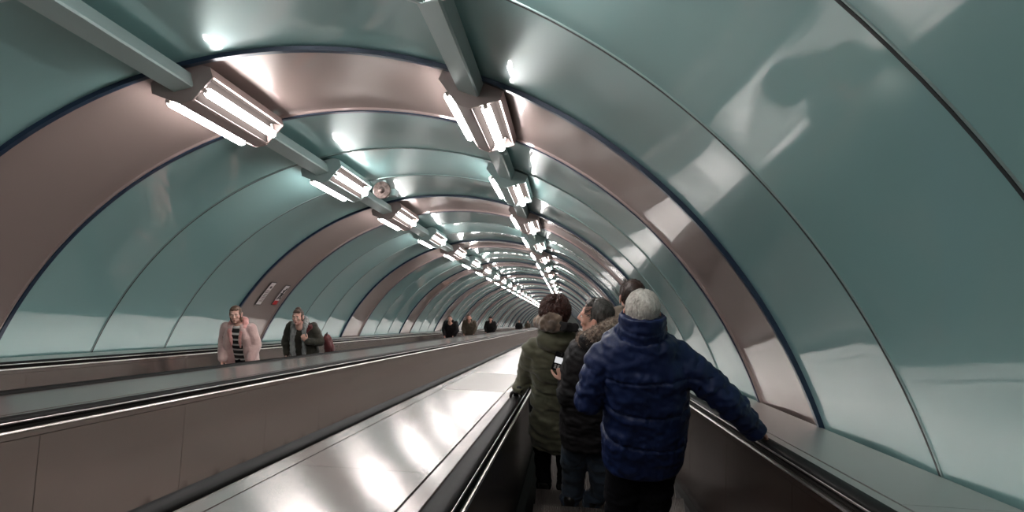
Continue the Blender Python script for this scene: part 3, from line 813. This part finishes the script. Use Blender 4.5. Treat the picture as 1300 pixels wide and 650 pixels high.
# the phone he holds up behind the green parka
ph = empty('mobile_phone', PH); tag(ph, 'black mobile phone with a lit screen, held up behind the green parka', 'phone')
tilt = Matrix.Rotation(math.radians(-14), 4, 'X') @ Matrix.Rotation(math.radians(13), 4, 'Y')
ph.matrix_world = Matrix.Translation(PH) @ tilt
b = MB(); b.extr([(-.036, -.066), (.036, -.066), (.041, -.060), (.041, .060), (.036, .066), (-.036, .066), (-.041, .060), (-.041, -.060)], -.006, .006); b.build('body', glassblk, ph)
b = MB(); b.box(-.033, .033, -.0072, -.0062, -.012, .030); b.build('screen', screenm, ph)
b = MB()
for zz in (-.024, -.032, -.040, -.048): 
    for xx in (-.02, 0, .02): b.box(xx-.007, xx+.007, -.0072, -.0062, zz-.002, zz+.002)
b.build('keypad', holder, ph)
b = MB(); b.tube([(0, -.0075, .048), (0, -.006, .048)], .005, 10, cap=False); b.build('camera_lens', chrome, ph)

# ---- C: the woman in the green parka
P = Person('person with dark auburn hair in olive green parka, leftmost of the group seen from behind', 706, 396, 5.06, headz=1.65)
HM = head_M(P, -.35, -.03, 0, 1.02)
shl, shr = P.pl(675, 440, -.03), P.pl(738, 440, -.03)
rail = P.Mi @ W(-.352, 5.42, -.512)
wl = rail + Vector((.02, -.05, .05)); ell_ = P.pl(666, 482, .06)
J = std_J(P, shl=shl, shr=shr, ell=ell_, wrl=wl, elr=shr+Vector((.05, .05, -.28)), wrr=shr+Vector((-.03, .24, -.36)), anl=(-.055, .012, .085), knl=(-.07, .04, .5), anr=(.11, .012, .085))
body = build_body(P, J, HM, [(J['wrr'], (-.4, .6, -.4), (-.6, -.2, -.5), 1, .5)], skinp, True)
brows(P, HM, hair_red)
# black glove on the left-hand rubber
gm = MB(); add_hand(gm, wl, (rail - wl) + along*.12, (0.15, 0, -1), 1, .45, 1.08); gm.tube([wl + Vector((0, -.05, .04)), wl], [.033, .032], 14)
garment(P, 'glove', blackc, gm, .006, 2)
hem = P.pl(705, 577, -.15).z
mb = MB(); tx = P.pl(704, 520, -.1).x
torso(mb, [(hem, tx, .0, .175, .155), (hem+.03, tx, .0, .185, .165), (hem+.22, tx, .0, .188, .16), (1.02, tx*.9, .0, .172, .145), (1.18, tx*.7, -.01, .185, .145), (1.30, tx*.4, -.02, .195, .145), (1.40, 0, -.025, .175, .125), (1.46, 0, -.03, .11, .10), (1.51, 0, -.03, .085, .085)])
sleeve(mb, shl + Vector((.02, 0, -.02)), ell_, wl + Vector((0, -.03, .03)), (.086, .068, .052)); sleeve(mb, shr + Vector((-.02, 0, -.02)), J['elr'], J['wrr'], (.078, .068, .05))
zw = P.pl(700, 503, -.15).z
def fnC(p, n):
    d = nz3(p, 7, 7, 11, 5)*.013 + nz3(p, 16, 16, 34, 6)*.010 + .004*math.sin((p.x*.7+p.z)*48 + 5*nz(p, 5))
    d -= .012*math.exp(-((p.z-zw)/.012)**2); d += .008*nz3(p, 36, 30, 8, 2)*math.exp(-((p.z-zw)/.06)**2)
    d -= .006*math.exp(-((p.z-hem-.035)/.006)**2)
    # rounded yoke seam across the back
    if n.y < .1: d -= .006*math.exp(-((p.z - (1.30 - .25*max(0, abs(p.x-tx)-.02)))/.008)**2)
    return d
pk = garment(P, 'parka', olive, mb, .009, 3, fnC)
hc = P.pl(707, 424, -.09)
mb = MB(); mb.ell(hc + Vector((.0, -.01, -.05)), (.145, .085, .085)); mb.ell(hc + Vector((.0, .04, -.01)), (.14, .10, .055))
hood = garment(P, 'hood', olive, mb, .009, 3, lambda p, n: nz3(p, 14, 14, 24, 7)*.012, pk)
mb = MB(); sp = [P.pl(x, y, d) for x, y, d in ((686, 404, .08), (684, 410, -.04), (692, 413, -.13), (704, 414, -.16), (716, 415, -.15), (727, 417, -.1))]
mb.tube(sp, [.030, .042, .046, .042, .034, .024], 14); mb.tube([P.pl(688, 401, .02), P.pl(697, 402, -.1), P.pl(709, 405, -.13)], [.03, .034, .03], 12)
garment(P, 'hood_lining', camo, mb, .008, 3, lambda p, n: nz3(p, 30, 30, 40, 2)*.012, hood)
mb = MB(); mb.tube([P.pl(704, 410, -.15), P.pl(718, 414, -.165), P.pl(731, 415, -.13)], [.018, .028, .024], 12); mb.tube([P.pl(712, 418, -.19), P.pl(732, 419, -.16)], [.014, .018], 10)
garment(P, 'black_collar', blackc, mb, .007, 2, lambda p, n: nz3(p, 30, 30, 40, 2)*.008, hood)
trousers(P, J, darktr, (.095, .07, .058), rx=.155); shoes(P, J, leather, (.1, -.1))
curl = lambda sb: strands(sb, HM, 1500, lambda p: p.y < .06 and p.z > -.085, lambda p: (p.x*6+.5*math.sin(p.z*90), -.3+.5*math.sin(p.x*80), -.8), (.025, .045), .0028, .016, 8, (0, -.025, .025), (.094, .105, .100))
hair_cap(P, HM, hair_red, [((0, -.025, .035), (.094, .103, .094)), ((0, -.062, -.03), (.088, .062, .070)), ((.055, -.03, -.015), (.042, .05, .062)), ((-.055, -.03, -.015), (.042, .05, .062)), ((0, .035, .075), (.07, .045, .04))], .006, .010, (34, 34, 30), strand=curl)

# ---- D: the tall man farthest down in the group
P = Person('tall person with short dark hair in brown jacket, farthest of the four seen from behind', 802, 376, 5.42)
HM = head_M(P, .25, -.04, 0, 1.0)
J = std_J(P)
body = build_body(P, J, HM, [(J['wrl'], (0, .3, -.9), (1, 0, 0), 1, .35), (J['wrr'], (0, .3, -.9), (-1, 0, 0), -1, .35)], skin, voxel=.008)
brows(P, HM, hair_brown)
mb = MB(); torso(mb, [(.86, 0, 0, .19, .15), (1.05, 0, 0, .20, .155), (1.25, 0, -.01, .215, .155), (1.36, 0, -.02, .205, .145), (1.45, 0, -.02, .16, .12), (1.52, 0, -.025, .10, .095)])
sleeve(mb, (-.18, -.02, 1.41), J['ell'], J['wrl'], (.082, .07, .05)); sleeve(mb, (.18, -.02, 1.41), J['elr'], J['wrr'], (.082, .07, .05))
jk = garment(P, 'jacket', brownc, mb, .01, 3, lambda p, n: nz3(p, 9, 9, 15, 5)*.012 + nz3(p, 22, 22, 40, 6)*.005)
mb = MB(); mb.ell((-.015, -.10, 1.50), (.16, .08, .085)); mb.ell((-.01, -.05, 1.55), (.135, .10, .05)); garment(P, 'hood', brownc, mb, .009, 3, lambda p, n: nz3(p, 14, 14, 26, 7)*.012, jk)
trousers(P, J, darktr); shoes(P, J, leather)
hair_cap(P, HM, hair_brown, SHORT, .006, .003, strand=lambda sb: strands(sb, HM, 900, back_cover, lambda p: (p.x*4, -.4, -1+p.z*6), (.012, .022), .0016, .008, 6))

# ---- E: the woman in the pink coat on the far escalator, facing the camera
P = Person('person in pink fleece coat over black and white striped jumper, riding up the far escalator', 299, 399, 8.9, PI)
HM = head_M(P, .22, .30, 0, 1.02)
J = std_J(P, elr=(.25, .02, 1.15), wrr=(.22, .2, 1.0), ell=(-.25, .02, 1.15), wrl=(-.22, .2, 1.0))
body = build_body(P, J, HM, [(J['wrl'], (.1, .6, -.7), (1, 0, 0), 1, .35), (J['wrr'], (-.1, .6, -.7), (-1, 0, 0), -1, .35)], skinp, True)
brows(P, HM, hair_mid)
mb = MB(); torso(mb, [(.80, 0, .0, .15, .115), (1.05, 0, .0, .15, .118), (1.25, 0, .0, .155, .128), (1.36, 0, -.005, .15, .115), (1.43, 0, -.01, .11, .085), (1.47, 0, -.015, .07, .07)])
garment(P, 'jumper', stripe, mb, .009, 3)
mb = MB()     # coat: two fronts hanging open, a back, sleeves
torso(mb, [(.62, 0, -.055, .225, .11), (.85, 0, -.05, .225, .115), (1.1, 0, -.045, .225, .115), (1.3, 0, -.045, .215, .10), (1.40, 0, -.045, .185, .09), (1.46, 0, -.05, .12, .075)])
for g in (-1, 1):
    mb.loft([((.155*g, .05, .62), X_, Y_, .085, .11), ((.155*g, .05, .9), X_, Y_, .088, .115), ((.15*g, .05, 1.15), X_, Y_, .085, .11), ((.135*g, .045, 1.32), X_, Y_, .075, .10), ((.105*g, .02, 1.43), X_, Y_, .06, .08), ((.085*g, -.01, 1.48), X_, Y_, .04, .06)], 20)
sleeve(mb, (.19, -.02, 1.40), J['elr'], J['wrr'], (.09, .085, .07)); sleeve(mb, (-.19, -.02, 1.40), J['ell'], J['wrl'], (.09, .085, .07))
coat = garment(P, 'coat', pinkc, mb, .010, 3, lambda p, n: nz3(p, 6, 6, 8, 5)*.010 + nz3(p, 55, 55, 55, 6)*.003)
mb = MB()
mb.tube([(.070, .155, 1.18), (.068, .14, 1.28), (.095, .08, 1.41), (.115, -.02, 1.465), (.09, -.10, 1.50), (0, -.135, 1.51), (-.09, -.10, 1.50), (-.115, -.02, 1.465), (-.095, .08, 1.41), (-.068, .14, 1.28), (-.070, .155, 1.18)], [.012, .026, .036, .042, .05, .05, .05, .042, .036, .026, .012], 14)
garment(P, 'hood', pinkhood, mb, .009, 3, lambda p, n: nz3(p, 16, 16, 22, 3)*.012, coat)
trousers(P, J, darktr, (.095, .07, .055)); shoes(P, J, leather)
LONG = [((0, -.032, .040), (.081, .088, .086)), ((0, -.055, -.03), (.075, .052, .075)), ((.068, -.005, .02), (.016, .05, .05)), ((-.068, -.005, .02), (.016, .05, .05)), ((.066, -.035, -.06), (.022, .04, .07)), ((-.066, -.035, -.06), (.022, .04, .07)), ((0, .030, .080), (.062, .044, .032))]
hair_cap(P, HM, hair_fair, LONG, .007, .004, (50, 50, 12), strand=lambda sb: strands(sb, HM, 500, lambda p: p.y < .06 and p.z > -.06 and (p.z > .06 or p.y < .0), lambda p: (p.x*7, -.9, -.4), (.03, .05), .0016, .004, 8))
mb = MB(); mb.tube([(.19, -.06, 1.44), (.215, .03, 1.40), (.20, .09, 1.30)], [.018, .018, .018], 10, flat=.5)
bagstrap = garment(P, 'shoulder_strap', blackc, mb, .008, 2)

# ---- F: the woman with the grey scarf
P = Person('person with pulled-back hair, grey scarf and dark green coat, riding up behind the pink coat', 378, 402, 10.6, PI)
HM = head_M(P, .0, .32, 0, 1.05)
hand = Vector((.0, 0, 0))
wr_ = P.pl(388, 433, .20); J = std_J(P, ell=(-.31, .03, 1.15), wrl=wr_, elr=(.29, .02, 1.14), wrr=(.26, .15, .95))
body = build_body(P, J, HM, [(J['wrl'], (.3, .1, .9), (.4, -.9, .1), -1, .95), (J['wrr'], (-.1, .6, -.7), (-1, 0, 0), -1, .35)], skinp, True)
brows(P, HM, hair_brown)
mb = MB(); torso(mb, [(.72, 0, -.01, .25, .15), (1.0, 0, 0, .25, .155), (1.25, 0, 0, .235, .15), (1.36, 0, -.01, .22, .135), (1.43, 0, -.02, .17, .11), (1.49, 0, -.03, .09, .08)])
sleeve(mb, (-.19, -.02, 1.40), J['ell'], J['wrl'] + (J['ell']-J['wrl']).normalized()*.03, (.085, .08, .058)); sleeve(mb, (.19, -.02, 1.40), J['elr'], J['wrr'], (.085, .08, .06))
coatF = cloth('dark_green_coat_cloth', (.022, .022, .016), (.040, .036, .026))
coat = garment(P, 'coat', coatF, mb, .010, 3, lambda p, n: nz3(p, 9, 9, 14, 5)*.014 + nz3(p, 22, 22, 30, 6)*.006)
mb = MB()
mb.tube([(-.085, .12, 1.34), (-.10, .08, 1.44), (-.09, -.03, 1.53), (0, -.09, 1.545), (.09, -.03, 1.53), (.105, .08, 1.44), (.095, .13, 1.34)], [.045, .05, .048, .045, .048, .052, .05], 14)
mb.tube([(-.075, .125, 1.38), (-.07, .165, 1.2), (-.06, .175, .98)], [.045, .055, .058], 14, flat=.5); mb.tube([(.10, .12, 1.40), (.13, .155, 1.2), (.135, .165, .92)], [.055, .080, .088], 14, flat=.45)
garment(P, 'scarf', greyscarf, mb, .009, 3, lambda p, n: nz3(p, 40, 40, 9, 3)*.012 + nz3(p, 12, 12, 16, 5)*.012)
mb = MB(); mb.tube([(-.12, .115, 1.38), (-.165, .06, 1.44), (-.20, -.04, 1.42), (-.24, -.03, 1.32)], [.03, .045, .05, .045], 14)
garment(P, 'shoulder_patch', maroon, mb, .009, 3, lambda p, n: nz3(p, 20, 20, 20, 3)*.01, coat)
trousers(P, J, darktr, (.10, .075, .06)); shoes(P, J, leather)
hair_cap(P, HM, hair_mid, [((0, -.034, .042), (.078, .086, .082)), ((0, -.055, -.02), (.070, .050, .06)), ((.068, -.012, .02), (.013, .045, .045)), ((-.068, -.012, .02), (.013, .045, .045)), ((0, .028, .080), (.060, .044, .031)), ((.01, -.05, .115), (.045, .045, .03)), ((-.072, .0, -.03), (.012, .02, .045)), ((.072, .0, -.03), (.012, .02, .045))], .007, .004, (50, 50, 14),
         strand=lambda sb: strands(sb, HM, 500, lambda p: p.y < .065 and p.z > -.05 and (p.z > .06 or p.y < .0), lambda p: (p.x*3, -1, .3), (.025, .045), .0016, .007, 9))
bp = P.M @ Vector((-.415, -.06, 1.04))
bk = empty('rucksack', bp - Vector((0, 0, .22*P.sc)), (0, 0, PI)); tag(bk, 'dark maroon rucksack at the side of the grey-scarfed rider', 'bag')
b = MB(); b.loft([((0, 0, .0), X_, Y_, .045, .08), ((0, 0, .03), X_, Y_, .06, .10), ((0, 0, .20), X_, Y_, .058, .10), ((.02, 0, .32), X_, Y_, .045, .08), ((.03, 0, .36), X_, Y_, .02, .04)], 22, 0, 3)
me = remeshed(b, .009, 3); displace(me, lambda p, n: nz3(p, 14, 14, 18, 2)*.012); finish(me, 'main_bag', maroon, bk, True)
b = MB(); b.ell((-.055, 0, .12), (.025, .07, .085)); me = remeshed(b, .009, 2); finish(me, 'front_pocket', maroon, bk, True)
b = MB(); b.tube([(.02, -.03, .34), (.0, 0, .40), (.02, .03, .34)], .009, 10); b.build('grab_loop', blackc, bk, smooth=True)

# ---- riders far down the far escalator
def far_rider(label, px, py, s, hm, coatm, trm, skinm, hood=False, arm=0., vox=.014):
    P = Person(label, px, py, s, PI)
    HM = head_M(P, 0, .28, 0, 1.03)
    J = std_J(P, ell=(-.26, .02+arm, 1.16), wrl=(-.2+arm*.6, .2+arm*.3, 1.0+arm*.3), elr=(.26, .02, 1.16), wrr=(.22, .18, .98))
    build_body(P, J, HM, [(J['wrl'], (.1, .6, -.5), (1, 0, 0), 1, .4), (J['wrr'], (-.1, .6, -.5), (-1, 0, 0), -1, .4)], skinm, False, .010)
    mb = MB(); torso(mb, [(.74, 0, -.0, .215, .15), (1.0, 0, 0, .215, .155), (1.25, 0, 0, .22, .15), (1.36, 0, -.01, .21, .135), (1.44, 0, -.02, .16, .11), (1.52, 0, -.03, .085, .085)])
    sleeve(mb, (-.19, -.02, 1.40), J['ell'], J['wrl'], (.088, .08, .06)); sleeve(mb, (.19, -.02, 1.40), J['elr'], J['wrr'], (.088, .08, .06))
    c = garment(P, 'coat', coatm, mb, vox, 3, lambda p, n: nz3(p, 9, 9, 14, 5)*.014)
    mb = MB(); mb.tube([(-.06, .09, 1.42), (-.10, .0, 1.50), (0, -.09, 1.53), (.10, .0, 1.50), (.06, .09, 1.42)], [.03, .04, .045, .04, .03], 12); garment(P, 'collar', coatm, mb, .012, 2, None, c)
    trousers(P, J, trm); shoes(P, J, leather)
    if hood:
        mb = MB(); mb.ell((0, -.03, .045), (.088, .10, .085)); mb.ell((0, -.06, -.03), (.085, .06, .07)); mb.ell((0, .05, .075), (.06, .04, .02))
        me = remeshed(mb, .009, 2); me.transform(HM); P.attach(me, 'knit_hat', hm)
    else: hair_cap(P, HM, hm, SHORT if not hood else LONG, .009, .004)
    return P
far_rider('dark-haired rider in black coat, leftmost of the small distant figures on the far escalator', 571, 405, 25.3, hair_brown, blackc, darktr, skin, arm=.12)
far_rider('bare-headed rider in dark brown coat, second from left of the distant figures', 595.5, 403.5, 29.0, hair_brown, brownc, darktr, skin)
far_rider('rider in black coat and dark cap, third of the distant figures on the far escalator', 622.5, 405, 35.5, blackc, blackc, darktr, skin, hood=True)
far_rider('tiny rider in dark coat, left one of the farthest pair on the far escalator', 659, 408, 56., hair_brown, blackc, darktr, skin)
far_rider('tiny rider in dark coat, right one of the farthest pair on the far escalator', 670, 408.5, 68., hair_brown, brownc, darktr, skin)
# PEOPLE-END

# ------------------------------------------------------------------ camera
cam = bpy.data.cameras.new('camera'); co = bpy.data.objects.new('camera', cam); COL.objects.link(co)
cam.lens = 36*F_PX/1300; cam.sensor_width = 36; cam.clip_start = .05; cam.clip_end = 300
def camvec(v):        # a direction given in camera axes (right, down, forward) -> world
    v = Vector(v); return W(v.dot(AX_L), v.dot(AX_S), -v.dot(AX_D))
R_ = camvec((1, 0, 0)); U_ = -camvec((0, 1, 0)); B_ = -camvec((0, 0, 1))
co.matrix_world = Matrix((R_, U_, B_)).transposed().to_4x4()
scene.camera = co
w = bpy.data.worlds.new('world'); scene.world = w; w.use_nodes = True
w.node_tree.nodes['Background'].inputs[0].default_value = (.02, .02, .02, 1)
scene.view_settings.view_transform = 'Standard'; scene.view_settings.look = 'None'
scene.view_settings.exposure = 0.85; scene.view_settings.gamma = 1; scene.view_settings.use_curve_mapping = False
scene.cycles.max_bounces = 8; scene.cycles.diffuse_bounces = 4; scene.cycles.glossy_bounces = 6
scene.cycles.sample_clamp_indirect = 6
